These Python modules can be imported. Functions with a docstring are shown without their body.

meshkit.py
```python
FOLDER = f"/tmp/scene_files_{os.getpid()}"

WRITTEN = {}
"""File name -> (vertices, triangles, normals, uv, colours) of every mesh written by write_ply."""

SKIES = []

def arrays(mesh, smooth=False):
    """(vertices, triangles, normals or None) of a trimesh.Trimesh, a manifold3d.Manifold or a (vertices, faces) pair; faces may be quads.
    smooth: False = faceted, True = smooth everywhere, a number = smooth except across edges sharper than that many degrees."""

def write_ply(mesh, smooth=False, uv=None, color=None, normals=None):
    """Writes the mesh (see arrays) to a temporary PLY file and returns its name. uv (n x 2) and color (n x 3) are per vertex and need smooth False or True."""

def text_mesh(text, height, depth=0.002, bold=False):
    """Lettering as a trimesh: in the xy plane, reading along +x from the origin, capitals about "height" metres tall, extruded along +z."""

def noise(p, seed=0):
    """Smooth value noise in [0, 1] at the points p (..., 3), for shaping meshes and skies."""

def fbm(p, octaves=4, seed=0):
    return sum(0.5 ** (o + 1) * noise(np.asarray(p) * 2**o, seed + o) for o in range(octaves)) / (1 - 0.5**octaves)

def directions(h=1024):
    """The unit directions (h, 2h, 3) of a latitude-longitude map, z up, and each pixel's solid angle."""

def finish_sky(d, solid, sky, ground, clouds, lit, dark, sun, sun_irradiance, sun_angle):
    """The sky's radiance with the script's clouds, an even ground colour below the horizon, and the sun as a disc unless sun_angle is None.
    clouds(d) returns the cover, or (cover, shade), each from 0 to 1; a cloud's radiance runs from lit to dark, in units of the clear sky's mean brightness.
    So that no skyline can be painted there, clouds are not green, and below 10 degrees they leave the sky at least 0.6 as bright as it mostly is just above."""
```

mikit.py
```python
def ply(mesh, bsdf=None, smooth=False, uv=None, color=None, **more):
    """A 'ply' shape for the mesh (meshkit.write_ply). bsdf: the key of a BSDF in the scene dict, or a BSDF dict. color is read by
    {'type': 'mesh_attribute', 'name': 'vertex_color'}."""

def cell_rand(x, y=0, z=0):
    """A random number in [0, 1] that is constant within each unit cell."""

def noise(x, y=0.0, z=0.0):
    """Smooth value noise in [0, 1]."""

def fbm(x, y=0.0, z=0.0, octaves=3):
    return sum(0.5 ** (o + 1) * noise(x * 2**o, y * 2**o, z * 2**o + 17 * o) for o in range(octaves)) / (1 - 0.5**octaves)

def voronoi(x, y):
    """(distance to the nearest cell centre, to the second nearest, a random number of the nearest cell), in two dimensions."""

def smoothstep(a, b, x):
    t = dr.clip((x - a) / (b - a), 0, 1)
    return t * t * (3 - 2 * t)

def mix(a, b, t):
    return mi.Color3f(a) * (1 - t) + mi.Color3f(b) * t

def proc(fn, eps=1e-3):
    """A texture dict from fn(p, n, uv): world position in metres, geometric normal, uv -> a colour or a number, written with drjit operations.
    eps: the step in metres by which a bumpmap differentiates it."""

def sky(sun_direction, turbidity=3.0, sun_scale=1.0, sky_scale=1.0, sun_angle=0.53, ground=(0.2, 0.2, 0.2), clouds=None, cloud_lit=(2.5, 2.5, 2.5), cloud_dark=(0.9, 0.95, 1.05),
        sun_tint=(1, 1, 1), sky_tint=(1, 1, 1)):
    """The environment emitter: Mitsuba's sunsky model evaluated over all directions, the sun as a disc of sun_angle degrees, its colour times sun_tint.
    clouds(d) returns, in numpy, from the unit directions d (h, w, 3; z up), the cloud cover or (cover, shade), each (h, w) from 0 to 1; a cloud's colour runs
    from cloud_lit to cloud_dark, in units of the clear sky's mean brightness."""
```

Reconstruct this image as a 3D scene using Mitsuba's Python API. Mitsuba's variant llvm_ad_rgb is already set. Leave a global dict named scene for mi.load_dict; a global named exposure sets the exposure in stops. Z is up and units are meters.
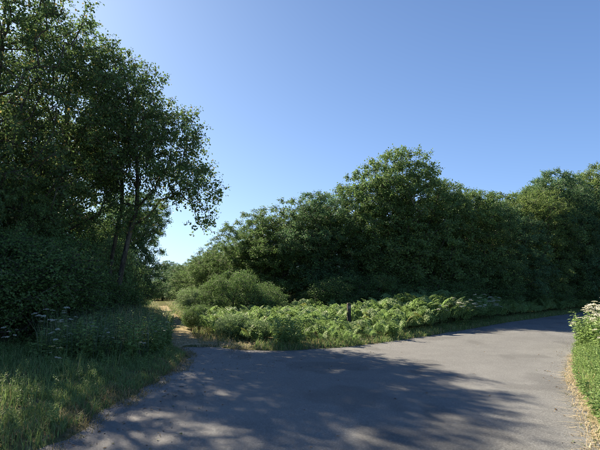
import math
import numpy as np
import trimesh
import shapely
from shapely.geometry import Polygon, LineString, box as sbox
import drjit as dr
import mitsuba as mi
import mikit
import meshkit

T = mi.ScalarTransform4f
# ------------------------------------------------------------------ camera, sky, exposure
PITCH = math.radians(8.17)
SUN_AZ, SUN_EL = math.radians(-42.5), math.radians(37.5)
SUN = (math.sin(SUN_AZ) * math.cos(SUN_EL), math.cos(SUN_AZ) * math.cos(SUN_EL), math.sin(SUN_EL))
exposure = 3.65
scene, labels = {}, {}
scene['camera'] = {'type': 'perspective', 'fov': 67.0, 'fov_axis': 'x', 'near_clip': 0.05, 'far_clip': 3000.0,
                   'to_world': T().look_at(origin=[0, 0, 1.6], target=[0, math.cos(PITCH), 1.6 + math.sin(PITCH)], up=[0, 0, 1])}
scene['daylight'] = mikit.sky(SUN, turbidity=2.7, sky_scale=0.365, sky_tint=(0.93, 1.0, 1.18), sun_tint=(0.97, 1.0, 1.08))

# ------------------------------------------------------------------ layout in metres (x right, y ahead)
ROAD = Polygon([(-3.3, -8), (-2.7, 0), (-2.5, 4.5), (-2.45, 7), (-2.4, 9.5), (-2.65, 11.5), (-3.3, 13.0), (-2.6, 13.1), (-1.6, 12.5), (-0.3, 12.3), (1.4, 13.2),
                (3.0, 14.6), (4.4, 16.1), (7.2, 19.3), (10.0, 22.6), (14.1, 26.9), (20, 33), (28, 41), (42, 55), (46, 51), (32, 37.5), (24, 30.5),
                (17, 24), (12, 18.9), (8.7, 14.6), (6.75, 11.7), (4.95, 8.8), (3.8, 6.6), (2.85, 4.7), (2.1, 2.5), (1.8, 0), (1.7, -8)]).buffer(0.5).buffer(-0.5)
PATH_LINE = LineString([(-2.9, 12.4), (-3.4, 13.6), (-4.4, 17), (-6.9, 25), (-12.4, 42), (-20, 65), (-30, 95)])
PATH = PATH_LINE.buffer(0.75)
shapely.prepare(ROAD)
shapely.prepare(PATH)


def signed(poly, x, y):
    p = shapely.points(x, y)
    return np.where(shapely.contains(poly, p), -1, 1) * shapely.distance(poly.exterior, p)


def ground_z(x, y):
    x, y = np.asarray(x, float), np.asarray(y, float)
    p3 = np.stack([x, y, 0 * x], -1)
    d = signed(ROAD, x, y) + 0.34 * (meshkit.fbm(p3 * 2.3, 3, 5) - 0.5)
    rise = np.clip((d + 0.05) / 0.35, 0, 1)
    rise = rise * rise * (3 - 2 * rise)
    dp = signed(PATH, x, y)
    off = np.clip(dp / 0.5, 0, 1)
    bumps = 0.05 * (meshkit.fbm(p3 * 0.9, 3, 1) - 0.4) + 0.03 * (meshkit.fbm(p3 * 4, 2, 2) - 0.5)
    bank = 0.10 * np.clip(d / 2.0, 0, 1)
    return -0.03 + rise * (0.055 + np.clip(d, 0, 1) * bumps + bank * off)


# ------------------------------------------------------------------ materials
def bsdf(key, d):
    scene[key] = d


VCOL = {'type': 'mesh_attribute', 'name': 'vertex_color'}
bsdf('mat_leaf', {'type': 'blendbsdf', 'weight': 0.50,
                  'back': {'type': 'principledthin', 'base_color': VCOL, 'roughness': 0.5, 'spec_trans': 0.0, 'diff_trans': 1.6, 'eta': 1.4},
                  'front': {'type': 'twosided', 'bsdf': {'type': 'principled', 'base_color': VCOL, 'roughness': 0.55, 'specular': 0.4}}})
bsdf('mat_petal', {'type': 'principledthin', 'base_color': VCOL, 'roughness': 0.7, 'spec_trans': 0.0, 'diff_trans': 0.8, 'eta': 1.3})


def bark_fn(p, n, uv):
    a = mikit.fbm(p.x * 9, p.y * 9, p.z * 2.2)
    b = mikit.noise(p.x * 45, p.y * 45, p.z * 14)
    return mikit.mix((0.03, 0.027, 0.022), (0.11, 0.10, 0.082), mikit.smoothstep(0.3, 0.75, a * 0.7 + b * 0.3))


bsdf('mat_bark', {'type': 'twosided', 'bsdf': {'type': 'principled', 'base_color': mikit.proc(bark_fn), 'roughness': 0.9, 'specular': 0.2}})


def road_fn(p, n, uv):
    big = mikit.fbm(p.x * 0.45, p.y * 0.45, 3.1)
    mid = mikit.fbm(p.x * 2.6 + 9, p.y * 2.6, 1.0)
    chip = mikit.cell_rand(p.x * 95, p.y * 95, 1)
    grit = mikit.noise(p.x * 60, p.y * 60, 2)
    v = 0.118 + 0.045 * (big - 0.5) + 0.035 * (mid - 0.5)
    stone = mikit.smoothstep(0.62, 0.98, chip) * 0.06 + (grit - 0.5) * 0.04
    v = dr.maximum(v + stone, 0.02)
    dark = mikit.smoothstep(0.60, 0.70, mikit.fbm(p.x * 1.1 + 40, p.y * 0.7, 8)) * 0.22
    v = v * (1 - dark)
    v = v * 0.80
    return mi.Color3f(v * 0.94, v * 1.0, v * 0.995)


def road_bump(p, n, uv):
    return mikit.noise(p.x * 85, p.y * 85, 5) * 0.7 + 0.5 * mikit.noise(p.x * 38, p.y * 38, 3)


bsdf('mat_road', {'type': 'bumpmap', 'arbitrary': mikit.proc(road_bump, 2e-3), 'scale': 0.0025,
                  'bsdf': {'type': 'principled', 'base_color': mikit.proc(road_fn), 'roughness': 0.72, 'specular': 0.35}})


def soil_fn(p, n, uv):
    a = mikit.fbm(p.x * 1.4, p.y * 1.4, 0.0)
    b = mikit.fbm(p.x * 14, p.y * 14, 2.0)
    c = mikit.cell_rand(p.x * 70, p.y * 70, 3)
    e = mikit.mix((0.085, 0.082, 0.045), (0.055, 0.078, 0.028), mikit.smoothstep(0.3, 0.55, a))
    e = mikit.mix(e, (0.21, 0.185, 0.12), mikit.smoothstep(0.5, 0.85, b) * 0.6 + c * 0.15)
    return e


def path_fn(p, n, uv):
    a = mikit.fbm(p.x * 1.7, p.y * 1.7, 7.0)
    b = mikit.fbm(p.x * 18, p.y * 18, 2.0)
    e = mikit.mix((0.26, 0.22, 0.14), (0.37, 0.32, 0.21), a)
    return mikit.mix(e, (0.13, 0.135, 0.06), mikit.smoothstep(0.4, 0.7, b) * 0.7)


def soil_bump(p, n, uv):
    return mikit.fbm(p.x * 16, p.y * 16, 3.0)


bsdf('mat_soil', {'type': 'bumpmap', 'arbitrary': mikit.proc(soil_bump, 5e-3), 'scale': 0.02, 'bsdf': {'type': 'diffuse', 'reflectance': mikit.proc(soil_fn)}})
bsdf('mat_path', {'type': 'bumpmap', 'arbitrary': mikit.proc(soil_bump, 5e-3), 'scale': 0.015, 'bsdf': {'type': 'diffuse', 'reflectance': mikit.proc(path_fn)}})


def post_fn(p, n, uv):
    g = mikit.fbm(p.x * 60, p.y * 60, p.z * 3)
    return mikit.mix((0.024, 0.022, 0.019), (0.08, 0.072, 0.062), mikit.smoothstep(0.3, 0.75, g))


bsdf('mat_post', {'type': 'principled', 'base_color': mikit.proc(post_fn), 'roughness': 0.85, 'specular': 0.2})
bsdf('mat_plaque', {'type': 'principled', 'base_color': {'type': 'rgb', 'value': [0.11, 0.115, 0.12]}, 'roughness': 0.5, 'specular': 0.4})

# ------------------------------------------------------------------ helpers


def unit(v):
    return v / np.maximum(np.linalg.norm(v, axis=-1, keepdims=True), 1e-9)


def number(name):
    if name not in used_names:
        used_names.add(name)
        return name
    k = 1
    while f'{name}_{k:03d}' in used_names:
        k += 1
    used_names.add(f'{name}_{k:03d}')
    return f'{name}_{k:03d}'


used_names = set()


def tag(key, label, category=None, group=None, kind=None):
    labels[key] = {'label': label}
    if category:
        labels[key]['category'] = category
    if group:
        labels[key]['group'] = group
    if kind:
        labels[key]['kind'] = kind


def frusta(A, B, ra, rb, sides=6):
    """Tapered tubes from the points A to the points B, as one (vertices, triangles)."""
    A, B = np.asarray(A, float), np.asarray(B, float)
    n = len(A)
    t = unit(B - A)
    ref = np.where(np.abs(t[:, 2:]) < 0.9, [[0, 0, 1.0]], [[1.0, 0, 0]])
    u = unit(np.cross(t, ref))
    w = np.cross(t, u)
    ang = np.arange(sides) * 2 * np.pi / sides
    ring = np.cos(ang)[None, :, None] * u[:, None] + np.sin(ang)[None, :, None] * w[:, None]
    va = A[:, None] + ring * np.asarray(ra)[:, None, None]
    vb = B[:, None] + ring * np.asarray(rb)[:, None, None]
    V = np.concatenate([va, vb], 1).reshape(-1, 3)
    j = np.arange(sides)
    k = (j + 1) % sides
    f = np.concatenate([np.stack([j, k, k + sides], 1), np.stack([j, k + sides, j + sides], 1)])
    F = (f[None] + (np.arange(n) * 2 * sides)[:, None, None]).reshape(-1, 3)
    return V, F


def leaf_quads(P, D, N, L, W, C, rng, fold=0.18):
    """Folded pointed leaves: base P, direction D, upper side N, length L, width W, colour C; four vertices and two triangles each."""
    D = unit(D)
    S = unit(np.cross(D, N))
    U = np.cross(S, D)
    L, W = L[:, None], W[:, None]
    mid = P + D * L * 0.45
    V = np.stack([P, mid + S * W * 0.5 + U * W * fold, P + D * L - U * L * 0.08, mid - S * W * 0.5 + U * W * fold], 1).reshape(-1, 3)
    f = np.array([[0, 1, 2], [0, 2, 3]])
    F = (f[None] + (np.arange(len(P)) * 4)[:, None, None]).reshape(-1, 3)
    return V, F, np.repeat(C, 4, 0)


def join(*parts):
    V, F, C, at = [], [], [], 0
    for p in parts:
        V.append(p[0])
        F.append(p[1] + at)
        at += len(p[0])
        if len(p) > 2:
            C.append(p[2])
    return (np.vstack(V), np.vstack(F)) + ((np.vstack(C),) if C else ())


COOL = np.array([0.90, 1.04, 1.10])  # the foliage here is a cool green


def leaf_colours(n, rng, dark, light, odd=None, odd_share=0.0):
    t = rng.beta(2, 2, n)[:, None]
    c = np.asarray(dark) * (1 - t) + np.asarray(light) * t
    c = c * rng.uniform(0.85, 1.15, (n, 1))
    if odd is not None:
        pick = rng.random(n) < odd_share
        c[pick] = np.asarray(odd) * rng.uniform(0.8, 1.2, (pick.sum(), 1))
    c = np.where((c[:, 1] > c[:, 0] * 1.1)[:, None], c * COOL, c)
    return np.clip(c, 0.004, 0.9)


# ------------------------------------------------------------------ trees
def grow(seed, spine, blobs, n_clumps, clump_r, leaf, twigs, per_twig, trunk_r, dark, light, odd=None, odd_share=0.0, min_gap=0.5, sides=6, hang=0.0, split=False, thin=0.0, vivid=1.6):
    """spine: trunk points from the ground up; blobs: [(centre, radii, weight)] whose union is the crown. Returns {part: mesh}."""
    rng = np.random.default_rng(seed)
    # clump centres spread through the crown, more of them near its outside
    pts, weights = [], np.array([b[2] for b in blobs], float)
    tries = 0
    while len(pts) < n_clumps and tries < n_clumps * 60:
        tries += 1
        c, r, _ = blobs[rng.choice(len(blobs), p=weights / weights.sum())]
        d = unit(rng.normal(size=3))
        wob = (0.72 if split else 0.84) + (0.5 if split else 0.3) * float(meshkit.noise(np.array(d) * 2.1 + seed, seed))
        q = np.array(c) + d * np.array(r) * wob * rng.random() ** 0.33
        if q[2] < 0.25:
            continue
        if pts and np.min(np.sum((np.array(pts) - q) ** 2, 1)) < (min_gap * rng.uniform(0.6, 1.2)) ** 2:
            continue
        pts.append(q)
    pts = np.array(pts)
    centre = np.average([b[0] for b in blobs], axis=0, weights=weights)
    # trunk nodes
    spine = np.array(spine, float)
    seglen = np.linalg.norm(np.diff(spine, axis=0), axis=1)
    s = np.concatenate([[0], np.cumsum(seglen)])
    m = max(6, int(s[-1] / 0.35))
    tt = np.linspace(0, s[-1], m)
    trunk = np.stack([np.interp(tt, s, spine[:, k]) for k in range(3)], 1)
    for k in range(2):
        trunk[1:-1] = 0.5 * trunk[1:-1] + 0.25 * (trunk[:-2] + trunk[2:])
    trunk[1:, :2] += np.cumsum(rng.normal(0, 0.012, (m - 1, 2)), 0)
    pos, par, root = [list(p) for p in trunk], [-1] + list(range(m - 1)), [-1] * m
    order = np.argsort(np.min(np.linalg.norm(pts[:, None] - trunk[None], axis=2), 1))
    tips, tipdir = [], []
    low = 0.28 * s[-1] if not split else 0.2 * s[-1]
    for i in order:
        c = pts[i]
        P = np.array(pos)
        v = c - P
        dist = np.linalg.norm(v, axis=1)
        cost = dist + 1.1 * np.maximum(0, P[:, 2] - (c[2] - 0.45 * dist))
        cost[: m] += np.where(np.arange(m) * s[-1] / m < min(low, c[2] * 0.6), 3.0, 0.0)
        a = int(np.argmin(cost))
        A = P[a]
        L = dist[a]
        k = max(2, int(L / 0.45))
        ctrl = A + (c - A) * 0.5 + np.array([0, 0, 1]) * (-0.06 * L if hang == 0 else 0.12 * L) + rng.normal(0, 0.07 * L, 3)
        prev = a
        for j in range(1, k + 1):
            u = j / k
            q = (1 - u) ** 2 * A + 2 * u * (1 - u) * ctrl + u * u * c
            pos.append(list(q))
            par.append(prev)
            root.append(root[prev] if prev >= m else len(pos) - 1)
            prev = len(pos) - 1
        tips.append(prev)
        tipdir.append(unit(c - A))
    pos, par, root = np.array(pos), np.array(par), np.array(root)
    load = np.zeros(len(pos))
    load[tips] = 1
    for k in range(len(pos) - 1, 0, -1):
        load[par[k]] += load[k]
    rad = 0.011 * np.maximum(load, 1) ** 0.46
    rad *= trunk_r / rad[0] if rad[0] > trunk_r else 1.0
    rad = np.maximum(rad, 0.007)
    base = np.linspace(trunk_r, rad[m - 1] * 1.2, m) * (1 + 0.35 * np.exp(-np.arange(m) * 0.9))
    rad[:m] = np.maximum(rad[:m], base * 0.9)
    ch = np.arange(1, len(pos))
    ra = np.minimum(rad[par[ch]], rad[ch] * 1.25)
    ra[: m - 1] = rad[: m - 1]
    out = {}
    big = {r for r in set(root[root >= 0].tolist()) if load[r] >= n_clumps * 0.06} if split else set()
    own = np.array([root[k] if root[k] in big else -1 for k in ch])
    sel = own == -1
    out['trunk'] = frusta(pos[par[ch]][sel], pos[ch][sel], ra[sel], rad[ch][sel], sides)
    for r in sorted(big):
        sel = own == r
        out.setdefault('limb', []).append(frusta(pos[par[ch]][sel], pos[ch][sel], ra[sel], rad[ch][sel], sides))
    # twigs and leaves
    n = len(tips)
    O = unit(np.array(tipdir) * 0.7 + unit(pts[order] - centre) * 0.8)
    keep = rng.random(n) > thin
    tp, O = pos[tips][keep], O[keep]
    n = len(tp)
    tw = n * twigs
    ori = np.repeat(tp, twigs, 0) + rng.normal(0, 0.16 * clump_r, (tw, 3))
    dirs = unit(np.repeat(O, twigs, 0) * 0.55 + unit(rng.normal(size=(tw, 3))) * 0.95 + np.array([0, 0, 0.12 - hang]))
    dirs[:, 2] *= 0.8
    leng = clump_r * rng.uniform(0.45, 1.15, tw)
    bend = np.array([0, 0, -0.16 - 0.3 * hang]) * leng[:, None]
    end = ori + dirs * leng[:, None] + bend
    tv = frusta(ori, end, np.full(tw, 0.006), np.full(tw, 0.003), 3)
    cnt = tw * per_twig
    u = rng.uniform(0.12, 1.0, cnt)[:, None]
    i = np.repeat(np.arange(tw), per_twig)
    P = ori[i] + (end - ori)[i] * u + rng.normal(0, 0.035 + 0.05 * clump_r, (cnt, 3))
    side = unit(rng.normal(size=(cnt, 3)))
    D = dirs[i] * 0.6 + side * 0.9 + np.array([0, 0, -0.25])
    away = P - np.repeat(tp, twigs * per_twig, 0)
    N = unit(np.array([0, 0, 0.45]) + 0.50 * unit(rng.normal(size=(cnt, 3))) + 0.85 * unit(away) * [1, 1, 0.8])
    Ln = leaf * rng.uniform(0.65, 1.25, cnt)
    shade = np.repeat(rng.normal(1, 0.13, n), twigs * per_twig)[:, None]
    C = np.clip(leaf_colours(cnt, rng, dark, light, odd, odd_share) * vivid * shade, 0.006, 0.5)
    lv = leaf_quads(P, D, N, Ln, Ln * rng.uniform(0.55, 0.75, cnt), C, rng)
    out['crown'] = lv
    out['trunk'] = join(out['trunk'], tv) if not split else out['trunk']
    if split:
        out['limb'].append(None) if False else None
        out['twig'] = tv
    return out


def leaf_shape(m):
    return mikit.ply((m[0], m[1]), 'mat_leaf', color=m[2])


def bark_shape(m, smooth=50):
    return mikit.ply((m[0], m[1]), 'mat_bark', smooth=smooth)


def proto(key, parts):
    scene[key] = {'type': 'shapegroup', **parts}


def put(group, key, x, y, scale=1.0, rot=0.0, z=None, sz=None):
    z = float(ground_z(np.array([x]), np.array([y]))[0]) - 0.02 if z is None else z
    sz = scale if sz is None else sz
    scene[key] = {'type': 'instance', 'to_world': T().translate([x, y, z]).rotate([0, 0, 1], rot).scale([scale, scale, sz]), 'shapegroup': {'type': 'ref', 'id': group}}
    return key


DARK, LIGHT = (0.040, 0.070, 0.020), (0.085, 0.125, 0.034)
HUES = [((0.036, 0.062, 0.020), (0.085, 0.120, 0.034)), ((0.044, 0.066, 0.018), (0.105, 0.130, 0.032)), ((0.030, 0.058, 0.024), (0.068, 0.108, 0.042)),
        ((0.038, 0.064, 0.020), (0.092, 0.128, 0.036)), ((0.034, 0.056, 0.018), (0.074, 0.106, 0.028))]
# broad trees, about 10 m tall with crowns nearly to the ground, and shrubs
for k in range(5):
    rng = np.random.default_rng(100 + k)
    blobs = [((0, 0, 5.2), (2.8, 2.8, 4.1), 3.0), ((0, 0, 2.6), (3.0, 3.0, 2.3), 1.7)]
    for j in range(7):
        a = rng.uniform(0, 2 * np.pi)
        rr = rng.uniform(1.0, 2.1)
        blobs.append(((rr * math.cos(a), rr * math.sin(a), rng.uniform(2.5, 8.3)), (rng.uniform(1.2, 1.9),) * 2 + (rng.uniform(1.1, 1.6),), 1.0))
    lean = rng.normal(0, 0.3, 2)
    t = grow(11 + k, [(0, 0, 0), (0.1, 0, 2), (lean[0], lean[1], 5.5), (lean[0] * 1.4, lean[1] * 1.4, 9.0)], blobs, 560, 0.46, 0.10, 11, 13, 0.17,
             HUES[k][0], HUES[k][1], (0.13, 0.15, 0.05), 0.04, min_gap=0.5, sides=5, vivid=1.9)
    proto(f'broad_tree_{k}', {'trunk': bark_shape(t['trunk']), 'crown': leaf_shape(t['crown'])})
for k in range(4):
    rng = np.random.default_rng(200 + k)
    blobs = [((0, 0, 1.25), (1.2, 1.2, 1.1), 3.0)]
    for j in range(5):
        a = rng.uniform(0, 2 * np.pi)
        blobs.append(((0.8 * math.cos(a), 0.8 * math.sin(a), rng.uniform(0.7, 1.9)), (0.6, 0.6, 0.55), 0.8))
    grey = k in (1, 3)
    t = grow(41 + k, [(0, 0, 0), (0.05, 0, 0.6), (0, 0.1, 1.6)], blobs, 130 if grey else 170, 0.58 if grey else 0.45, 0.08 if grey else 0.052, 8, 13 if grey else 22, 0.05,
             (0.055, 0.085, 0.03) if grey else DARK, (0.12, 0.155, 0.06) if grey else LIGHT, min_gap=0.34 if grey else 0.28, sides=5, vivid=2.1 if grey else 1.7)
    proto(f'shrub_{k}', {'stem': bark_shape(t['trunk']), 'crown': leaf_shape(t['crown'])})

# the three trees at the left whose shapes stand out against the sky
def tree_of_its_own(name, label, t):
    key = number(name)
    scene[key + '__trunk'] = bark_shape(t['trunk'])
    for j, lm in enumerate(t.get('limb', [])):
        scene[key + '__limb' + (f'_{j:03d}' if j else '')] = bark_shape(lm)
    scene[key + '__crown'] = leaf_shape(t['crown'])
    scene[key + '__crown__twig'] = bark_shape(t['twig'], False)
    tag(key, label, 'tree', 'tall trees of the wood at the left')


tree_of_its_own('woodland_tree', 'tall airy tree with leaning bare trunk whose branches reach out over the path mouth',
    grow(301, [(-6.8, 17, 0), (-6.75, 17, 1.6), (-6.5, 17, 3.2), (-6.15, 17, 4.8), (-6.3, 17, 7.0), (-6.9, 17, 10.2)],
         [((-6.7, 17, 7.9), (1.9, 2.3, 2.7), 3.0), ((-7.7, 17.2, 9.9), (1.4, 1.6, 1.35), 1.2), ((-4.9, 16.8, 6.9), (1.35, 1.5, 1.7), 1.3), ((-4.0, 16.6, 5.5), (0.95, 1.0, 0.8), 0.6),
          ((-3.7, 16.8, 4.5), (0.4, 0.5, 0.5), 0.15), ((-5.3, 17.0, 5.9), (1.5, 1.5, 0.9), 0.7), ((-6.4, 17.1, 4.3), (0.9, 0.9, 0.8), 0.3)],
         340, 0.56, 0.105, 8, 11, 0.095, (0.040, 0.066, 0.022), (0.09, 0.125, 0.035), (0.15, 0.13, 0.05), 0.05, min_gap=0.5, sides=8, split=True))
tree_of_its_own('woodland_tree', 'tallest tree of the left wood, its crown running up to the top of the picture',
    grow(302, [(-9.6, 17.6, 0), (-9.5, 17.6, 3), (-9.5, 17.6, 7), (-9.5, 17.6, 11.8)],
         [((-9.6, 17.6, 9.2), (2.4, 2.5, 3.4), 3.0), ((-9.0, 17.4, 11.0), (1.5, 1.5, 1.5), 1.0), ((-9.4, 17.4, 5.5), (2.3, 2.3, 1.9), 1.5), ((-10.8, 17.4, 11.5), (1.7, 1.7, 1.9), 1.0)],
         270, 0.60, 0.11, 7, 12, 0.14, (0.038, 0.062, 0.02), (0.085, 0.118, 0.034), (0.15, 0.13, 0.05), 0.07, min_gap=0.62, sides=8, split=True))
tree_of_its_own('woodland_tree', 'dark tree at the left edge with its crown cut off by the frame',
    grow(303, [(-10.2, 14.0, 0), (-10.1, 14, 3), (-9.9, 14, 7), (-9.9, 14, 12.0)],
         [((-9.9, 14.0, 9.0), (2.5, 2.4, 3.6), 3.0), ((-9.2, 14.0, 5.2), (2.2, 2.2, 1.9), 1.6), ((-8.6, 14.0, 10.6), (1.4, 1.5, 1.7), 0.9)],
         250, 0.60, 0.11, 7, 12, 0.14, (0.036, 0.06, 0.02), (0.08, 0.112, 0.034), (0.15, 0.13, 0.05), 0.06, min_gap=0.62, sides=8, split=True))

tree_of_its_own('woodland_tree', 'slender dark stem with a thin crown, just left of the leaning trunk',
    grow(304, [(-7.5, 17.9, 0), (-7.5, 17.9, 2.5), (-7.1, 17.8, 5.2), (-7.6, 17.8, 8.6)],
         [((-7.4, 17.8, 7.6), (1.4, 1.4, 1.7), 2.0), ((-7.6, 17.7, 6.4), (0.8, 0.8, 0.6), 0.4)],
         90, 0.55, 0.105, 8, 11, 0.075, (0.040, 0.066, 0.022), (0.09, 0.125, 0.035), (0.15, 0.13, 0.05), 0.05, min_gap=0.55, sides=8, split=True))

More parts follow.
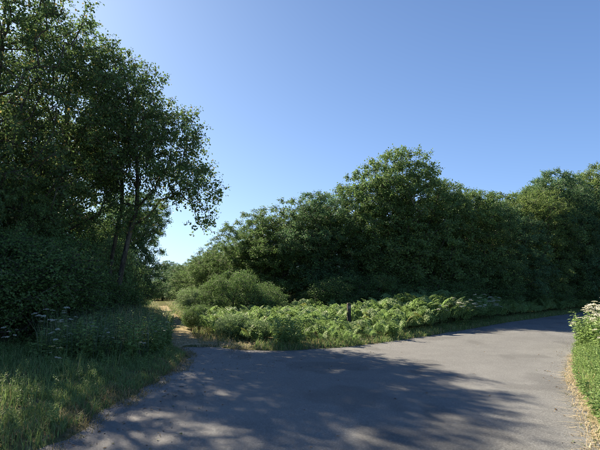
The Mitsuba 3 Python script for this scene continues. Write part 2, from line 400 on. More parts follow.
# trees placed as copies: (x, y, height, width factor, prototype, label)
W_LEFT, W_HEDGE, W_FAR = 'trees of the wood at the left', 'trees of the dark tree line beyond the bracken', 'trees far along the path'
TREES = [
    # behind and beside the tall ones at the left
    (-13.6, 19.0, 11.0, 0.9, 1, 'tree_l', 'tree deep in the left wood behind the crown at the frame edge', W_LEFT),
    (-13.4, 11.0, 10.0, 1.0, 2, 'tree_l', 'tree of the left wood just outside the frame, nearest the camera', W_LEFT),
    (-15.6, 14.5, 11.0, 1.0, 0, 'tree_l', 'tree of the left wood outside the frame, beside the cut-off dark tree', W_LEFT),
    (-16.5, 8.0, 10.0, 1.1, 3, 'tree_l', 'tree of the left wood outside the frame, furthest to the left', W_LEFT),
    (-18.5, 18.5, 11.0, 1.1, 4, 'tree_l', 'tree of the left wood outside the frame, furthest back', W_LEFT),
    (-12.2, 21.5, 11.0, 1.0, 3, 'tree_l', 'tree deep in the left wood behind the tallest crown', W_LEFT),
    (-8.9, 14.2, 5.6, 0.85, 0, 'tree_l', 'lower leafy tree filling the dark space under the tall left crowns', W_LEFT),
    (-10.3, 27.0, 8.0, 1.0, 2, 'tree_l', 'dark compact tree left of the path, seen under the overhanging branches', W_LEFT),
    (-11.2, 23.6, 6.0, 0.9, 4, 'tree_l', 'dark tree between the leaning trunk and the compact tree by the path', W_LEFT),
    (-15.6, 38, 7.00, 0.9, 1, 'tree_f', 'small dark tree left of the path just short of the bright gap', W_FAR),
    (-22.6, 54, 7.0, 1.1, 3, 'tree_f', 'small tree at the far end of the path on its left', W_FAR),
    # the tree line, from the path round to the right
    (-20.5, 88, 7.0, 1.5, 0, 'tree_f', 'low tree closing the far end of the path', W_FAR),
    (-26.5, 92, 7.6, 1.5, 2, 'tree_f', 'low tree at the far end of the path behind the dark crowns', W_FAR),
    (-15.8, 60, 5.08, 1.6, 2, 'tree_f', 'low sunlit tree on the right of the path near its far end', W_FAR),
    (-11.4, 48, 5.02, 1.5, 0, 'tree_h', 'leftmost sunlit tree of the tree line beside the path', W_HEDGE),
    (-8.2, 40, 5.02, 1.4, 0, 'tree_h', 'second sunlit tree of the tree line from the path', W_HEDGE),
    (-5.6, 33.5, 5.61, 1.35, 4, 'tree_h', 'low sunlit tree rising behind the rounded shrub', W_HEDGE),
    (-3.3, 29.6, 6.91, 1.3, 0, 'tree_h', 'tree in the low left shoulder of the tree line', W_HEDGE),
    (-0.9, 27.8, 7.49, 1.3, 0, 'tree_h', 'tree of the left slope between the shoulder and the post', W_HEDGE),
    (1.5, 27.0, 7.35, 1.25, 2, 'tree_h', 'tree behind the wooden post where the tree line starts to climb', W_HEDGE),
    (3.4, 27.6, 9.06, 1.1, 0, 'tree_h', 'tree on the left flank of the highest crown', W_HEDGE),
    (6.0, 27.3, 10.99, 1.1, 3, 'tree_h', 'highest and broadest tree of the tree line, in the middle of the picture', W_HEDGE),
    (8.2, 28.3, 9.32, 1.05, 3, 'tree_h', 'tree on the right flank of the highest crown', W_HEDGE),
    (10.8, 29.5, 8.85, 1.2, 3, 'tree_h', 'dark tree in the dip to the right of the highest crown', W_HEDGE),
    (13.9, 31.6, 8.70, 1.25, 2, 'tree_h', 'dark tree at the lowest point of the dip on the right', W_HEDGE),
    (16.7, 34.6, 9.42, 1.2, 1, 'tree_h', 'dark tree just before the skyline rises again on the right', W_HEDGE),
    (19.3, 37.0, 10.89, 1.05, 3, 'tree_h', 'tree rising steeply on the right side of the dip in the skyline', W_HEDGE),
    (21.8, 38.2, 11.80, 1.0, 2, 'tree_h', 'tall tree above the road bend, left of the dense dark one', W_HEDGE),
    (24.6, 39.4, 12.16, 1.05, 2, 'tree_h', 'dark dense tree above the road bend near the right edge', W_HEDGE),
    (28.2, 42, 14.43, 1.0, 1, 'tree_h', 'tall tree at the right edge of the picture', W_HEDGE),
    (33, 46, 14.00, 1.1, 3, 'tree_h', 'tree just beyond the right edge over the far road', W_HEDGE),
    # second rank that closes the view low down
    (-4.5, 43, 6.6, 1.3, 4, 'tree_h', 'tree in the back rank behind the low sunlit tree', W_HEDGE),
    (0.5, 37, 7.0, 1.2, 2, 'tree_h', 'tree in the back rank behind the left flank of the tree line', W_HEDGE),
    (7, 38, 7.6, 1.3, 0, 'tree_h', 'tree in the back rank hidden by the highest crown', W_HEDGE),
    (13.5, 42, 7.4, 1.3, 1, 'tree_h', 'tree in the back rank behind the dip', W_HEDGE),
    (21, 48, 8.6, 1.3, 4, 'tree_h', 'tree in the back rank behind the trees of the road bend', W_HEDGE),
]
names = {'tree_l': 'woodland_tree', 'tree_f': 'distant_tree', 'tree_h': 'roadside_tree'}
rng = np.random.default_rng(7)
ROT = {(-15.6, 38): 329, (-15.8, 60): 290, (-11.4, 48): 106, (-8.2, 40): 54, (-5.6, 33.5): 257, (-3.3, 29.6): 106, (-0.9, 27.8): 159, (1.5, 27.0): 63, (3.4, 27.6): 121, (6.0, 27.3): 201, (8.2, 28.3): 257, (10.8, 29.5): 269, (13.9, 31.6): 18, (16.7, 34.6): 211, (19.3, 37.0): 148, (21.8, 38.2): 56, (24.6, 39.4): 354, (28.2, 42): 340, (33, 46): 359}  # which way each crown is turned
for x, y, h, wide, kind, nm, label, group in TREES:
    s = h / 9.9
    key = put(f'broad_tree_{kind}', number(names[nm]), x, y, s * wide, ROT.get((x, y), rng.uniform(0, 360)), sz=s)
    tag(key, label, 'tree', group)

SHRUBS = [
    (-7.9, 12.4, 3.2, 1.2, 0, 'shrub', 'dark shrub at the left edge behind the white flowers', 'shrubs under the left wood'),
    (-9.6, 12.2, 3.4, 1.2, 2, 'shrub', 'dark shrub cut by the left edge of the picture', 'shrubs under the left wood'),
    (-8.1, 13.8, 3.0, 1.1, 2, 'shrub', 'dark shrub left of the leaning trunk', 'shrubs under the left wood'),
    (-8.6, 15.2, 3.6, 1.2, 0, 'shrub', 'tall dark shrub deep under the left wood', 'shrubs under the left wood'),
    (-7.6, 16.2, 2.2, 1.1, 2, 'shrub', 'shrub beside the foot of the leaning trunk', 'shrubs under the left wood'),
    (-8.2, 19.2, 2.6, 1.1, 0, 'shrub', 'dark shrub behind the leaning trunk', 'shrubs under the left wood'),
    (-9.0, 22.0, 2.8, 1.2, 2, 'shrub', 'dark shrub on the left of the path beyond the leaning trunk', 'shrubs under the left wood'),
    (-7.9, 18.8, 3.6, 0.6, 3, 'sapling', 'pale green sapling right behind the leaning trunk', 'shrubs under the left wood'),
    (-2.9, 20.0, 2.3, 1.05, 2, 'shrub', 'rounded green shrub standing above the left end of the bracken', 'shrubs beside the bracken'),
    (-1.7, 21.2, 1.9, 1.1, 0, 'shrub', 'lower green shrub leaning against the right side of the rounded one', 'shrubs beside the bracken'),
    (1.9, 24.2, 2.3, 1.4, 0, 'shrub', 'low dark shrub under the trees straight behind the post', 'shrubs under the tree line'),
    (4.2, 24.6, 2.3, 1.4, 2, 'shrub', 'low dark shrub under the trees right of the post, behind the bracken', 'shrubs under the tree line'),
    (6.6, 25.4, 2.4, 1.4, 0, 'shrub', 'low dark shrub under the trees behind the tall middle of the bracken', 'shrubs under the tree line'),
    (9.0, 26.6, 2.4, 1.4, 2, 'shrub', 'low dark shrub under the trees behind the tallest bracken', 'shrubs under the tree line'),
    (11.6, 28.6, 2.5, 1.4, 0, 'shrub', 'low dark shrub under the trees behind the right end of the bracken', 'shrubs under the tree line'),
    (14.6, 31.0, 2.5, 1.4, 2, 'shrub', 'low dark shrub under the trees behind the shaded verge of the bend', 'shrubs under the tree line'),
    (18.4, 34.4, 2.6, 1.4, 0, 'shrub', 'low dark shrub under the trees further round the shaded bend', 'shrubs under the tree line'),
    (22.6, 38.0, 2.6, 1.4, 2, 'shrub', 'low dark shrub under the trees at the far end of the shaded bend', 'shrubs under the tree line'),
    (-19.8, 66, 3.2, 1.6, 0, 'shrub', 'far bush closing the end of the path, in its middle', 'shrubs at the far end of the path'),
    (-16.9, 67, 3.2, 1.6, 2, 'shrub', 'far bush on the right at the end of the path', 'shrubs at the far end of the path'),
    (-23.0, 67, 3.2, 1.6, 0, 'shrub', 'far bush on the left at the end of the path', 'shrubs at the far end of the path'),
    (-4.1, 18.6, 1.05, 1.1, 0, 'shrub', 'small dark shrub at the right edge of the path', 'shrubs beside the bracken'),
    (-5.1, 25.0, 1.45, 1.3, 3, 'pale_shrub', 'pale grey green shrub right of the path behind the small dark shrub', 'shrubs beside the bracken'),
    (-6.9, 30.5, 1.6, 1.3, 1, 'pale_shrub', 'pale shrub lining the right side of the path further off', 'shrubs beside the bracken'),
    (-2.1, 14.6, 0.75, 1.2, 3, 'pale_shrub', 'low blue green bramble bush at the left front of the bracken', 'shrubs beside the bracken'),
    (-1.2, 14.1, 0.6, 1.2, 1, 'pale_shrub', 'low bramble bush at the front edge of the bracken', 'shrubs beside the bracken'),
]
for x, y, h, wide, kind, nm, label, group in SHRUBS:
    s = h / 2.45
    tag(put(f'shrub_{kind}', number(nm), x, y, s * wide, rng.uniform(0, 360), sz=s), label, 'shrub', group)

# ------------------------------------------------------------------ the setting
def spread(lo, a, b, hi, fine, coarse):
    return np.concatenate([-np.geomspace(-lo, -a + coarse, 14) if lo < 0 else [], np.arange(a, b, fine), np.geomspace(b + coarse, hi, 14)])


gx, gy = spread(-900, -13, 27, 900, 0.2, 3), spread(-900, -4, 44, 1400, 0.2, 3)
GX, GY = np.meshgrid(gx, gy, indexing='ij')
GZ = ground_z(GX.ravel(), GY.ravel())
nx, ny = GX.shape
ii, jj = np.meshgrid(np.arange(nx - 1), np.arange(ny - 1), indexing='ij')
a = (ii * ny + jj).ravel()
quads = np.stack([a, a + ny, a + ny + 1, a + 1], 1)
scene['ground'] = mikit.ply((np.stack([GX.ravel(), GY.ravel(), GZ], 1), quads), 'mat_soil', smooth=True)
tag('ground', 'brown and green soil under the verges and trees', kind='structure')


def sheet(poly, z):
    v, f = trimesh.creation.triangulate_polygon(poly, engine='earcut')
    n = np.cross(v[f[:, 1]] - v[f[:, 0]], v[f[:, 2]] - v[f[:, 0]]) if v.shape[1] == 3 else np.array([(v[t[1]][0] - v[t[0]][0]) * (v[t[2]][1] - v[t[0]][1]) - (v[t[1]][1] - v[t[0]][1]) * (v[t[2]][0] - v[t[0]][0]) for t in f])
    f = np.where((n > 0)[:, None], f, f[:, ::-1])
    return np.column_stack([v[:, :2], np.full(len(v), z)]), f


scene['road'] = mikit.ply(sheet(ROAD.buffer(0.25), 0.0), 'mat_road')
tag('road', 'grey tarmac lane bending away to the right', kind='structure')
# the path follows the ground as a strip
s = np.linspace(0.1, PATH_LINE.length - 0.1, 160)
cen = np.array([PATH_LINE.interpolate(q).coords[0] for q in s])
tan = unit(np.gradient(cen, axis=0))
nor = np.stack([-tan[:, 1], tan[:, 0]], 1)
across = np.linspace(-1, 1, 7)
wid = 0.55 + 0.25 * (meshkit.noise(np.stack([s * 0.6, 0 * s, 0 * s], 1), 3) - 0.5) + 1.3 * np.exp(-((s - 0.6) / 1.5) ** 2)
pv = cen[:, None] + nor[:, None] * (across[None, :, None] * wid[:, None, None])
pz = ground_z(pv[..., 0].ravel(), pv[..., 1].ravel()).reshape(pv.shape[:2]) + 0.018 * (1 - across[None] ** 2) + 0.012
pz[:, [0, -1]] -= 0.07
in_road = signed(ROAD, pv[..., 0].ravel(), pv[..., 1].ravel()).reshape(pz.shape)
blend = np.clip((in_road + 0.1) / 0.8, 0, 1)
blend = blend * blend * (3 - 2 * blend)
pz = -0.04 * (1 - blend) + pz * blend
PV = np.column_stack([pv.reshape(-1, 2), pz.ravel()])
ii, jj = np.meshgrid(np.arange(len(s) - 1), np.arange(6), indexing='ij')
a = (ii * 7 + jj).ravel()
scene['path'] = mikit.ply((PV, np.stack([a, a + 1, a + 8, a + 7], 1)[:, ::-1]), 'mat_path', smooth=True)
tag('path', 'narrow sandy path running off into the gap between the trees', kind='structure')

# ------------------------------------------------------------------ bracken
def frond(rng, h):
    """One bracken frond: an arching stalk with rows of paired leaflets."""
    az = rng.uniform(0, 2 * np.pi)
    out = np.array([math.cos(az), math.sin(az), 0])
    m = 13
    u = np.linspace(0, 1, m)
    reach = rng.uniform(0.30, 0.62) * h
    line = out * (reach * u ** 1.6)[:, None] + np.array([0, 0, 1]) * (h * (1.18 * u - 0.34 * u ** 3) / 0.92)[:, None]
    wood = frusta(line[:-1], line[1:], np.full(m - 1, 0.006), np.full(m - 1, 0.005), 3)
    P, D, N, L, W = [], [], [], [], []
    start = 0.36
    side0 = np.cross(out, [0, 0, 1])
    for k, q in enumerate(np.linspace(start, 0.99, 11)):
        c = np.array([np.interp(q, u, line[:, j]) for j in range(3)])
        t = unit(np.array([np.interp(min(q + 0.05, 1), u, line[:, j]) for j in range(3)]) - c + 1e-6 * out)
        up = unit(np.cross(side0, t))
        span = h * 0.33 * (1 - (q - start) / (1 - start)) ** 0.8 + 0.03
        for sgn in (-1, 1):
            ax = unit(sgn * side0 + 0.45 * t - 0.18 * up + rng.normal(0, 0.08, 3))
            nn = max(3, int(span / 0.062))
            for w in np.linspace(0.12, 1, nn):
                for s2 in (-1, 1):
                    P.append(c + ax * span * w + up * (-0.12 * span * w * w))
                    D.append(unit(ax * 0.6 + s2 * unit(np.cross(ax, up))))
                    N.append(up + rng.normal(0, 0.25, 3))
                    L.append(0.025 + 0.085 * h * (1.05 - w))
                    W.append(0.044)
    return wood, tuple(map(np.array, (P, D, N, L, W)))


def bracken_plant(seed, h, n, dark, light):
    rng = np.random.default_rng(seed)
    leaves, woods = [], []
    for _ in range(n):
        hh = h * rng.uniform(0.7, 1.1)
        wood, (P, D, N, L, W) = frond(rng, hh)
        o = np.append(rng.normal(0, 0.10, 2), 0)
        c = leaf_colours(len(P), rng, dark, light) * rng.uniform(0.75, 1.2)
        if rng.random() < 0.05:
            c = c * [0.95, 0.72, 0.6]
        leaves.append(leaf_quads(P + o, D, N, L, W, c, rng, 0.08))
        woods.append((wood[0] + o, wood[1], np.tile([[0.10, 0.13, 0.04]], (len(wood[0]), 1))))
    return join(*leaves, *woods)


for k in range(5):
    m = bracken_plant(500 + k, 1.0, 6, (0.14, 0.21, 0.06), (0.32, 0.40, 0.14))
    proto(f'bracken_group_{k}', {'frond': leaf_shape(m)})
BRACKEN = Polygon([(-3.0, 15.2), (-2.2, 14.3), (-1.1, 13.2), (0.2, 12.75), (1.4, 13.6), (2.8, 14.9), (4.1, 16.9), (6.8, 20.0), (9.2, 22.9), (10.6, 25.2), (9.5, 25.6), (7.0, 23.6), (4.0, 22.0),
                   (0, 21.4), (-2.4, 21), (-3.9, 19.0)])
SHADY = Polygon([(10.2, 23.8), (13.8, 27.5), (19.8, 33.5), (27.3, 41.0), (33, 47.5), (31, 49), (24, 42), (17, 35), (12, 29.5), (9.6, 26)])


def scatter(poly, n, seed, gap):
    rng = np.random.default_rng(seed)
    x0, y0, x1, y1 = poly.bounds
    pts = np.zeros((0, 2))
    shapely.prepare(poly)
    cand = rng.uniform((x0, y0), (x1, y1), (n * 14, 2))
    cand = cand[shapely.contains_xy(poly, cand[:, 0], cand[:, 1])]
    keep = []
    for c in cand:
        if len(keep) >= n:
            break
        if gap and keep and np.min(np.sum((np.array(keep) - c) ** 2, 1)) < gap * gap:
            continue
        keep.append(c)
    return np.array(keep)


rng = np.random.default_rng(21)
bp = scatter(BRACKEN, 460, 22, 0.26)
dist = shapely.distance(ROAD, shapely.points(bp))
k = 0
for (x, y), d in zip(bp, dist):
    if math.hypot(x - 1.75, y - 16.6) < 0.22:
        continue
    tall = 0.37 + 0.40 * min(1, max(0, (d - 0.6) / 2.4)) + 0.55 * min(1, max(0, (x - 2.2) / 3.4))
    if x > 5:
        tall = max(tall, 1.05)
    if y > 20.5 and x < 3:
        tall *= 0.9
    if abs(x - 1.75 * y / 16.6) < 0.55 and y < 16.7:
        tall = min(tall, 0.46)
    k += 1
    put(f'bracken_group_{rng.integers(5)}', f'bracken__{k:03d}', x, y, tall * rng.uniform(0.85, 1.22), rng.uniform(0, 360))
for x, y in scatter(SHADY, 230, 23, 0.33):
    k += 1
    put(f'bracken_group_{rng.integers(5)}', f'bracken__{k:03d}', x, y, rng.uniform(0.8, 1.15), rng.uniform(0, 360))
for x, y in scatter(Polygon([(-6.0, 24.5), (-4.6, 21.8), (-3.8, 19.4), (-3.1, 21), (-4, 26), (-7, 36), (-9, 36)]), 70, 24, 0.35):
    k += 1
    put(f'bracken_group_{rng.integers(5)}', f'bracken__{k:03d}', x, y, rng.uniform(0.55, 0.9), rng.uniform(0, 360))
tag('bracken', 'bright green bracken covering the ground between road and trees', 'bracken', kind='stuff')

for x, y in scatter(Polygon([(-3.5, 20.5), (0, 21.2), (4, 21.8), (7, 23.3), (9.5, 25.4), (12, 28.5), (11, 29.5), (6, 26.5), (0, 25.5), (-4, 25.5)]), 170, 27, 0.34):
    k += 1
    put(f'bracken_group_{rng.integers(5)}', f'bracken__{k:03d}', x, y, rng.uniform(0.75, 1.1), rng.uniform(0, 360))
# ------------------------------------------------------------------ grass
def blades(xy, h, w, seed, colours, lean=0.35, flat=0.0):
    rng = np.random.default_rng(seed)
    n = len(xy)
    z = ground_z(xy[:, 0], xy[:, 1]) - 0.01
    az = rng.uniform(0, 2 * np.pi, n)
    out = np.stack([np.cos(az), np.sin(az), 0 * az], 1)
    side = np.stack([-np.sin(az + rng.normal(0, 0.5, n)), np.cos(az), 0 * az], 1)
    h = h * rng.uniform(0.5, 1.25, n)
    ln = np.abs(rng.normal(lean, lean * 0.6, n)) + flat
    b = np.column_stack([xy, z])
    up = np.array([0, 0, 1.0])
    p1 = b + up * (h * 0.5)[:, None] + out * (h * ln * 0.25)[:, None]
    p2 = b + up * (h * (0.95 - 0.35 * np.minimum(ln, 1.6) ** 2 * 0.5))[:, None] + out * (h * ln * 0.95)[:, None]
    p2[:, 2] = np.maximum(p2[:, 2], z + 0.02)
    ww = (w * rng.uniform(0.6, 1.3, n))[:, None]
    V = np.stack([b - side * ww, b + side * ww, p1 - side * ww * 0.8, p1 + side * ww * 0.8, p2], 1).reshape(-1, 3)
    f = np.array([[0, 1, 3], [0, 3, 2], [2, 3, 4]])
    F = (f[None] + (np.arange(n) * 5)[:, None, None]).reshape(-1, 3)
    dark, light, straw, share = colours
    C = leaf_colours(n, rng, dark, light, straw, share)
    return V, F, np.repeat(C, 5, 0)


def area(poly, per_m2, seed, clumpy=0.0, edge=None):
    rng = np.random.default_rng(seed)
    x0, y0, x1, y1 = poly.bounds
    n = int((x1 - x0) * (y1 - y0) * per_m2)
    p = rng.uniform((x0, y0), (x1, y1), (n, 2))
    shapely.prepare(poly)
    p = p[shapely.contains_xy(poly, p[:, 0], p[:, 1])]
    if clumpy:
        v = meshkit.fbm(np.column_stack([p * 2.2, 0 * p[:, 0]]), 3, seed)
        p = p[rng.random(len(p)) < np.clip(0.5 + clumpy * (v - 0.45) * 4, 0.05, 1)]
    return p


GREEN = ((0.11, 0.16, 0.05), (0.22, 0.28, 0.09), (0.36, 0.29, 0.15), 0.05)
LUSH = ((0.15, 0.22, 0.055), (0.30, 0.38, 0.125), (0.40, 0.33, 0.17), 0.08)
STRAW = ((0.36, 0.31, 0.20), (0.56, 0.49, 0.33), (0.10, 0.13, 0.04), 0.10)
MIXED = ((0.10, 0.11, 0.04), (0.22, 0.19, 0.09), (0.36, 0.29, 0.15), 0.35)
TALL = ((0.09, 0.125, 0.065), (0.17, 0.20, 0.12), (0.34, 0.29, 0.18), 0.15)

left_verge = Polygon([(-2.75, 1.5), (-2.62, 4.5), (-2.6, 7), (-2.55, 9.5), (-2.8, 11.5), (-3.9, 13.6), (-5.2, 17), (-7.6, 25), (-9.2, 25), (-7.4, 17), (-8.6, 12), (-9.5, 9), (-7.5, 5), (-5, 1.5)])
near_left = left_verge.intersection(sbox(-12, 0, 0, 14))
strip_left = ROAD.buffer(0.6).difference(ROAD.buffer(-0.14)).intersection(Polygon([(-4.2, 1), (-4.2, 13.2), (-2.4, 12.6), (-1.6, 11), (-1.6, 1)]))
right_verge = Polygon([(2.1, 0.5), (2.4, 2.5), (3.1, 4.7), (4.03, 6.6), (5.15, 8.8), (6.85, 11.7), (8.85, 14.6), (12.2, 18.8), (16, 17.5), (12, 12.5), (9, 8), (6.5, 4), (5, 0.5)])
strip_right = Polygon([(1.8, 0.5), (2.1, 2.5), (2.82, 4.7), (3.78, 6.6), (4.93, 8.8), (6.75, 11.7), (7.05, 11.5), (5.32, 8.6), (4.2, 6.4), (3.3, 4.5), (2.6, 2.4), (2.3, 0.5)])
far_strip = ROAD.buffer(1.0).difference(ROAD.buffer(0.05)).intersection(Polygon([(-1.3, 12.0), (0, 11.8), (5, 16), (16, 28), (28, 40.5), (27, 42), (12, 30), (2, 17), (-1.2, 14)]))

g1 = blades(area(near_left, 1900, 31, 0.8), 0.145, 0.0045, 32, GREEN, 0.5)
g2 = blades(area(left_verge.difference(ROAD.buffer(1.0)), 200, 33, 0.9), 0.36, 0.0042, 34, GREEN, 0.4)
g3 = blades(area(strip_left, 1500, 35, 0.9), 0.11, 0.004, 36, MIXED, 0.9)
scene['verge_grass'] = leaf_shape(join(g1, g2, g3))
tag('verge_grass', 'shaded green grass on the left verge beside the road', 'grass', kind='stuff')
tall_area = Polygon([(-3.4, 10.0), (-3.6, 13.0), (-4.7, 16.0), (-5.7, 20.0), (-7.3, 20), (-7.0, 15), (-6.6, 12.0), (-5.4, 9.6)])
g4 = blades(area(tall_area, 240, 37, 0.9), 0.98, 0.0055, 38, TALL, 0.28)
scene['tall_grass'] = leaf_shape(g4)
tag('tall_grass', 'tall grey green grass between the left verge and the leaning trunk', 'grass', kind='stuff')
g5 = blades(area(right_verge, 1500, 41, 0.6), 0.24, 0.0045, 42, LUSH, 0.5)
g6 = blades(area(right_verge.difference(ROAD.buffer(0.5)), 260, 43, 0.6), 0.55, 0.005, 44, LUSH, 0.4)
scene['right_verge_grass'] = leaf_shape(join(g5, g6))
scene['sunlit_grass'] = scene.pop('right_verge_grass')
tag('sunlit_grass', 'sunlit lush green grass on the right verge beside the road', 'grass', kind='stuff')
g7 = blades(area(strip_right, 2600, 45, 0.2), 0.11, 0.0046, 46, STRAW, 1.2, 0.4)
mouth = Polygon([(-3.8, 12.9), (-2.4, 13.15), (-1.5, 12.6), (-0.6, 12.5), (-0.7, 13.1), (-2.0, 13.9), (-3.2, 15.4), (-3.9, 15.5)])
g8 = blades(area(mouth, 520, 47, 0.9), 0.13, 0.0045, 48, STRAW, 1.0, 0.3)
scene['dry_grass'] = leaf_shape(join(g7, g8))
tag('dry_grass', 'straw coloured dry grass along the tarmac edge and path mouth', 'grass', kind='stuff')
g9 = blades(area(far_strip, 1200, 49, 0.5), 0.20, 0.005, 50, ((0.11, 0.17, 0.045), (0.22, 0.28, 0.09), (0.40, 0.32, 0.17), 0.16), 0.6)
pathside = PATH_LINE.buffer(1.9).difference(PATH_LINE.buffer(0.45)).intersection(sbox(-30, 13.4, 0, 60))
g10 = blades(area(pathside, 260, 51, 0.7), 0.24, 0.006, 52, ((0.10, 0.14, 0.04), (0.21, 0.23, 0.09), (0.38, 0.31, 0.18), 0.25), 0.6)
scene['edge_grass'] = leaf_shape(join(g9, g10))
tag('edge_grass', 'short yellow green grass along the front of the bracken and beside the path', 'grass', kind='stuff')

# ------------------------------------------------------------------ leafy weeds in the verges, loose grit on the tarmac
def weed(seed, dark, light):
    rng = np.random.default_rng(seed)
    P, D, N, L = [], [], [], []
    A, B = [], []
    for st in range(7):
        a = rng.uniform(0, 2 * np.pi)
        h = rng.uniform(0.5, 1.0)
        top = np.array([math.cos(a) * 0.35 * h, math.sin(a) * 0.35 * h, h])
        o = np.append(rng.normal(0, 0.06, 2), 0)
        A.append(o); B.append(o + top)
        for q in np.arange(0.18, 1.0, 0.075):
            b = rng.uniform(0, 2 * np.pi)
            for f in (0, np.pi):
                P.append(o + top * q); D.append([math.cos(b + f), math.sin(b + f), rng.uniform(-0.3, 0.5)]); N.append(np.array([0, 0, 1.0]) + rng.normal(0, 0.4, 3))
                L.append(rng.uniform(0.10, 0.2) * (1.2 - 0.6 * q))
    P, D, N, L = map(np.array, (P, D, N, L))
    w = frusta(A, B, np.full(7, 0.006), np.full(7, 0.003), 3)
    return join(leaf_quads(P, D, N, L, L * 0.45, leaf_colours(len(P), rng, dark, light), rng, 0.12), (w[0], w[1], np.tile([[0.11, 0.15, 0.05]], (len(w[0]), 1))))


for k in range(3):
    proto(f'weed_group_{k}', {'leafy_stem': leaf_shape(weed(900 + k, (0.13, 0.19, 0.05), (0.29, 0.37, 0.12)))})
rng = np.random.default_rng(71)
k = 0
for poly, n, lo, hi, sd in ((right_verge.intersection(sbox(0, 2, 10.5, 15)), 750, 0.22, 0.5, 72), (near_left.difference(ROAD.buffer(0.3)), 480, 0.13, 0.34, 73), (BRACKEN, 90, 0.6, 0.95, 76), (Polygon([(6.9, 10.6), (7.3, 10.2), (9.2, 12.4), (8.6, 13.8), (7.3, 12.1)]), 70, 0.75, 1.1, 77), (far_strip.difference(ROAD.buffer(0.3)), 110, 0.18, 0.42, 74), (tall_area, 330, 0.5, 1.0, 75)):
    for x, y in scatter(poly, n, sd, 0.12):
        k += 1
        put(f'weed_group_{rng.integers(3)}', f'weeds__{k:03d}', x, y, rng.uniform(lo, hi), rng.uniform(0, 360))
tag('weeds', 'low leafy weeds growing through the grass of the verges', 'weeds', kind='stuff')
rng = np.random.default_rng(81)
edge = ROAD.exterior
gp = []
for q in rng.uniform(0, edge.length, 5200):
    c = edge.interpolate(q)
    gp.append((c.x + rng.normal(0, 0.16), c.y + rng.normal(0, 0.16)))
gp = np.array(gp)
gp = np.vstack([gp, rng.uniform((-2.6, 8.5), (0.5, 12.8), (700, 2)), rng.uniform((-2.4, 3.5), (-1.2, 9.5), (500, 2))])
gp = gp[(gp[:, 1] > 2) & (gp[:, 1] < 30)]
gz = np.maximum(ground_z(gp[:, 0], gp[:, 1]), np.where(shapely.contains_xy(ROAD.buffer(0.25), gp[:, 0], gp[:, 1]), 0.0, -1))
n = len(gp)
sz = np.minimum(np.exp(rng.normal(math.log(0.0045), 0.45, n)), 0.010)
oct_v = np.array([[1, 0, 0], [-1, 0, 0], [0, 1, 0], [0, -1, 0], [0, 0, 1], [0, 0, -1.0]])
oct_f = np.array([[0, 2, 4], [2, 1, 4], [1, 3, 4], [3, 0, 4], [2, 0, 5], [1, 2, 5], [3, 1, 5], [0, 3, 5]])
V = np.column_stack([gp, gz + sz * 0.3])[:, None] + oct_v[None] * (sz[:, None] * rng.uniform(0.6, 1.4, (n, 3)) * [1, 1, 0.6])[:, None]
col = np.where(rng.random((n, 1)) < 0.35, [[0.10, 0.08, 0.055]], [[0.22, 0.20, 0.17]]) * rng.uniform(0.6, 1.3, (n, 1))
bsdf('mat_grit', {'type': 'diffuse', 'reflectance': VCOL})
scene['gravel'] = mikit.ply((V.reshape(-1, 3), (oct_f[None] + (np.arange(n) * 6)[:, None, None]).reshape(-1, 3)), 'mat_grit', color=np.repeat(col, 6, 0))
tag('gravel', 'loose grit and crumbs of soil along the tarmac edges', 'gravel', kind='stuff')

rng = np.random.default_rng(91)
lp = []
for q in rng.uniform(0, edge.length, 2600):
    c = edge.interpolate(q)
    lp.append((c.x + rng.normal(0, 0.22), c.y + rng.normal(0, 0.22)))
lp = np.vstack([np.array(lp), rng.uniform((-2.6, 3.5), (-1.0, 12.6), (160, 2)), rng.uniform((-1.5, 9.5), (2.0, 13.0), (60, 2)), rng.uniform((-2, 4), (6, 14), (45, 2)), rng.normal((6.4, 9.3), (0.25, 0.12), (7, 2)) - [1.5, 0]])
lp = lp[(lp[:, 1] > 2) & (lp[:, 1] < 26)]
n = len(lp)
lz = np.maximum(ground_z(lp[:, 0], lp[:, 1]), np.where(shapely.contains_xy(ROAD.buffer(0.25), lp[:, 0], lp[:, 1]), 0.0, -1)) + 0.006
a = rng.uniform(0, 2 * np.pi, n)
ln = rng.uniform(0.02, 0.055, n)
lit = leaf_quads(np.column_stack([lp, lz]), np.stack([np.cos(a), np.sin(a), rng.uniform(-0.05, 0.25, n)], 1), np.array([0, 0, 1.0]) + rng.normal(0, 0.25, (n, 3)), ln, ln * rng.uniform(0.35, 0.6, n),
                 leaf_colours(n, rng, (0.07, 0.045, 0.025), (0.26, 0.18, 0.09), (0.12, 0.14, 0.05), 0.15), rng, 0.25)
scene['leaf_litter'] = leaf_shape(lit)
tag('leaf_litter', 'dead brown leaves scattered along the tarmac edges', 'leaves', kind='stuff')

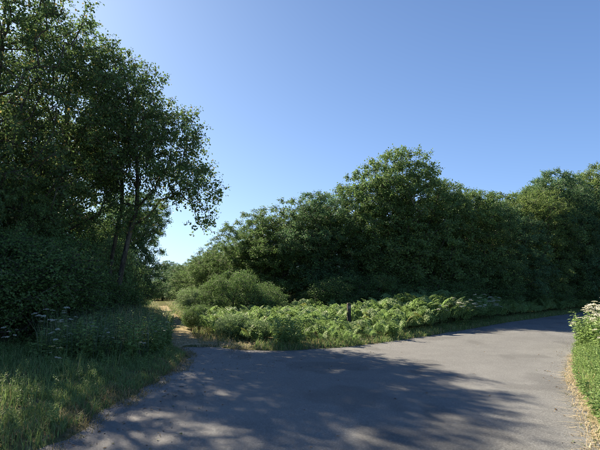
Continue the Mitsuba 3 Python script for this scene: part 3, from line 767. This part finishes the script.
# ------------------------------------------------------------------ white-flowered plants
def umbel(rng, c, r, up):
    """A flat flower head: rays with a small disc of petals on each."""
    up = unit(up)
    s = unit(np.cross(up, [0.3, 0.9, 0.1]))
    t = np.cross(up, s)
    n = 15
    ang = np.arange(n) * 2.39996
    rad = r * np.sqrt((np.arange(n) + 0.4) / n)
    tips = c + s * (rad * np.cos(ang))[:, None] + t * (rad * np.sin(ang))[:, None] + up * (0.35 * r - 0.18 * r * (rad / r) ** 2 + rng.normal(0, 0.05 * r, n))[:, None]
    rays = frusta(np.repeat(c[None], n, 0), tips, np.full(n, 0.0012), np.full(n, 0.0010), 3)
    m = 9
    P = np.repeat(tips, m, 0) + rng.normal(0, 0.004, (n * m, 3))
    a = rng.uniform(0, 2 * np.pi, n * m)
    D = s * np.cos(a)[:, None] + t * np.sin(a)[:, None] + up * 0.25
    L = 0.13 * r * rng.uniform(0.9, 1.6, n * m) + 0.004
    fl = leaf_quads(P, D, np.repeat(up[None], n * m, 0), L, L * 0.9, np.clip(leaf_colours(n * m, rng, (0.62, 0.62, 0.50), (0.80, 0.80, 0.72)), 0, 0.85), rng, 0.05)
    return join((rays[0], rays[1], np.tile([[0.13, 0.17, 0.06]], (len(rays[0]), 1))), fl)


def umbellifer(seed, h, heads, head_r):
    rng = np.random.default_rng(seed)
    parts, A, B, ra, rb = {}, [], [], [], []
    lean = rng.normal(0, 0.07, 2) * h
    top = np.array([lean[0], lean[1], h])
    line = np.linspace([0, 0, 0], top, 7)
    line[1:-1, :2] += rng.normal(0, 0.012, (5, 2))
    A += list(line[:-1]); B += list(line[1:])
    ra += list(np.linspace(0.007, 0.0035, 6)); rb += list(np.linspace(0.0065, 0.003, 6))
    spots = [(top, np.array([0, 0, 1.0]))]
    LP, LD, LN, LL = [], [], [], []
    for j in range(heads - 1):
        q = rng.uniform(0.45, 0.85)
        s0 = line[0] + (top - line[0]) * q
        a = j * 2.4 + rng.uniform(-0.4, 0.4)
        e = s0 + np.array([math.cos(a) * 0.24, math.sin(a) * 0.24, rng.uniform(0.22, 0.40)]) * h * rng.uniform(0.6, 1.0)
        mid = (s0 + e) / 2 + np.array([math.cos(a), math.sin(a), -0.6]) * 0.03 * h
        A += [s0, mid]; B += [mid, e]; ra += [0.003, 0.0026]; rb += [0.0026, 0.002]
        spots.append((e, np.array([math.cos(a) * 0.25, math.sin(a) * 0.25, 1.0])))
    w = frusta(A, B, ra, rb, 4)
    parts['stem'] = leaf_shape((w[0], w[1], np.tile([[0.10, 0.14, 0.045]], (len(w[0]), 1))))
    for j in range(6):  # ferny leaves low on the stem
        q = rng.uniform(0.05, 0.55)
        s0 = top * q
        a = rng.uniform(0, 2 * np.pi)
        o = np.array([math.cos(a), math.sin(a), 0.5])
        sd = np.array([-math.sin(a), math.cos(a), 0])
        for u in np.linspace(0.15, 1, 9):
            for sg in (-1, 1):
                for v in (0.4, 0.8, 1.1):
                    wdt = 0.10 * (1.15 - u)
                    LP.append(s0 + o * 0.26 * u + np.array([0, 0, -0.10 * u * u]) + sg * sd * wdt * v)
                    LD.append(o * 0.6 + sg * sd + rng.normal(0, 0.25, 3)); LN.append(np.array([0, 0, 1.0]) + rng.normal(0, 0.25, 3)); LL.append(rng.uniform(0.03, 0.06))
    LP, LD, LN, LL = map(np.array, (LP, LD, LN, LL))
    parts['foliage'] = leaf_shape(leaf_quads(LP, LD, LN, LL, LL * 0.5, leaf_colours(len(LP), rng, (0.06, 0.11, 0.025), (0.12, 0.18, 0.045)), rng))
    for j, (c, up) in enumerate(spots):
        m = umbel(rng, np.array(c), head_r * rng.uniform(0.7, 1.15), up)
        parts['flower_head' + (f'_{j:03d}' if j else '')] = mikit.ply((m[0], m[1]), 'mat_petal', color=m[2])
    return parts


for k in range(4):
    proto(f'umbellifer_{k}', umbellifer(700 + k, 1.0, 7 + k % 3, 0.085))
    proto(f'small_umbellifer_{k}', umbellifer(720 + k, 1.0, 6 + k % 2, 0.065))
GL, GR, GB = 'white-flowered plants in the shaded left verge', 'white-flowered plants on the sunny right verge', 'white-flowered plants at the right end of the bracken'
FLOWERS = [
    (7.75, 12.1, 1.28, 0, 'tallest white-flowered plant, at the far end of the right verge', GR),
    (8.05, 12.7, 1.2, 1, 'white-flowered plant just behind the tallest one on the right verge', GR),
    (7.35, 11.1, 1.1, 2, 'white-flowered plant leaning over the tarmac just short of the tallest one', GR),
    (7.5, 10.5, 1.05, 3, 'white-flowered plant third back from the tallest one on the right verge', GR),
    (6.9, 10.1, 0.95, 0, 'white-flowered plant at the tarmac edge halfway along the right verge', GR),
    (6.7, 9.5, 0.95, 1, 'white-flowered plant in the middle of the right verge by the frame edge', GR),
    (7.2, 11.9, 0.9, 3, 'short white-flowered plant at the kerbless edge below the tallest one', GR),
    (8.5, 12.3, 1.15, 2, 'white-flowered plant cut by the right edge beside the tallest one', GR),
    (7.15, 10.9, 1.0, 1, 'white-flowered plant on the right verge, right behind the one leaning over the tarmac', GR),
    (7.5, 11.6, 1.15, 3, 'bushy white-flowered plant just left of the tallest one on the right verge', GR),
    (6.15, 9.4, 0.75, 3, 'small white-flowered plant at the straw edge of the right verge', GR),
    (5.6, 8.0, 0.6, 1, 'shortest white-flowered plant, in the grass at the near end of the right verge', GR),
    (6.2, 8.9, 0.8, 2, 'low white-flowered plant in the nearer grass of the right verge', GR),
    (-4.7, 9.0, 0.72, 0, None, GL), (-5.0, 9.7, 0.85, 2, None, GL), (-4.1, 9.8, 0.62, 3, None, GL), (-4.7, 10.2, 0.8, 1, None, GL), (-5.7, 9.2, 0.7, 3, None, GL),
    (-4.3, 8.2, 0.5, 2, None, GL), (-5.9, 8.0, 0.58, 1, None, GL), (-3.5, 10.3, 0.6, 2, None, GL), (-5.3, 10.5, 1.0, 3, None, GL), (-5.7, 10.1, 1.1, 1, None, GL),
    (-6.4, 9.3, 0.75, 0, None, GL), (-3.4, 11.2, 0.7, 3, None, GL),
    (6.6, 19.5, 1.2, 0, None, GB), (7.6, 20.6, 1.15, 1, None, GB), (8.3, 21.3, 1.25, 2, None, GB), (8.9, 22.0, 1.1, 3, None, GB), (9.4, 22.7, 1.2, 0, None, GB),
    (5.6, 18.6, 1.0, 3, None, GB), (9.9, 23.5, 1.1, 2, None, GB),
]
COMMON = {GL: '{} white-flowered plant from the left in the shaded left verge', GB: '{} white-flowered plant from the post along the right end of the bracken'}
ORDINAL = 'first second third fourth fifth sixth seventh eighth ninth tenth eleventh twelfth thirteenth fourteenth fifteenth sixteenth seventeenth eighteenth nineteenth twentieth'.split()
ORDINAL += ['twenty-' + q for q in ORDINAL[:9]]
rng = np.random.default_rng(61)
for x, y, h, kind, label, group in FLOWERS:
    if not label:
        rank = sorted(f[0] / f[1] for f in FLOWERS if f[5] == group).index(x / y)
        label = COMMON[group].format(ORDINAL[rank])
    tag(put(('small_' if group == GL else '') + f'umbellifer_{kind}', number('cow_parsley'), x, y - (0.35 if group == GB else 0), h * 0.96, rng.uniform(0, 360)), label, 'wildflower', group)

# ------------------------------------------------------------------ the wooden post
def chamfered(w, d, h, c):
    pts = []
    for z, k in ((0, 0), (h - c, 0), (h, c)):
        for sx in (-1, 1):
            for sy in (-1, 1):
                pts += [(sx * (w / 2 - k), sy * (d / 2 - k - 0.006), z), (sx * (w / 2 - k - 0.006), sy * (d / 2 - k), z)]
    return trimesh.convex.convex_hull(np.array(pts))


px, py = 1.75, 16.6
pz0 = float(ground_z(np.array([px]), np.array([py]))[0])
at = T().translate([px, py, pz0 - 0.05]).rotate([0, 0, 1], 14).rotate([0, 1, 0], 0.8)
scene['marker_post__shaft'] = mikit.ply(chamfered(0.12, 0.12, 1.05, 0.016), 'mat_post', to_world=at)
pl = trimesh.creation.box((0.085, 0.006, 0.10))
pl.apply_translation((0, -0.0635, 0.90))
scene['marker_post__plaque'] = mikit.ply(pl, 'mat_plaque', to_world=at)
tag('marker_post', 'short dark square wooden post standing in the bracken', 'post')
tag('marker_post__plaque', 'small pale plate near the top of the post')
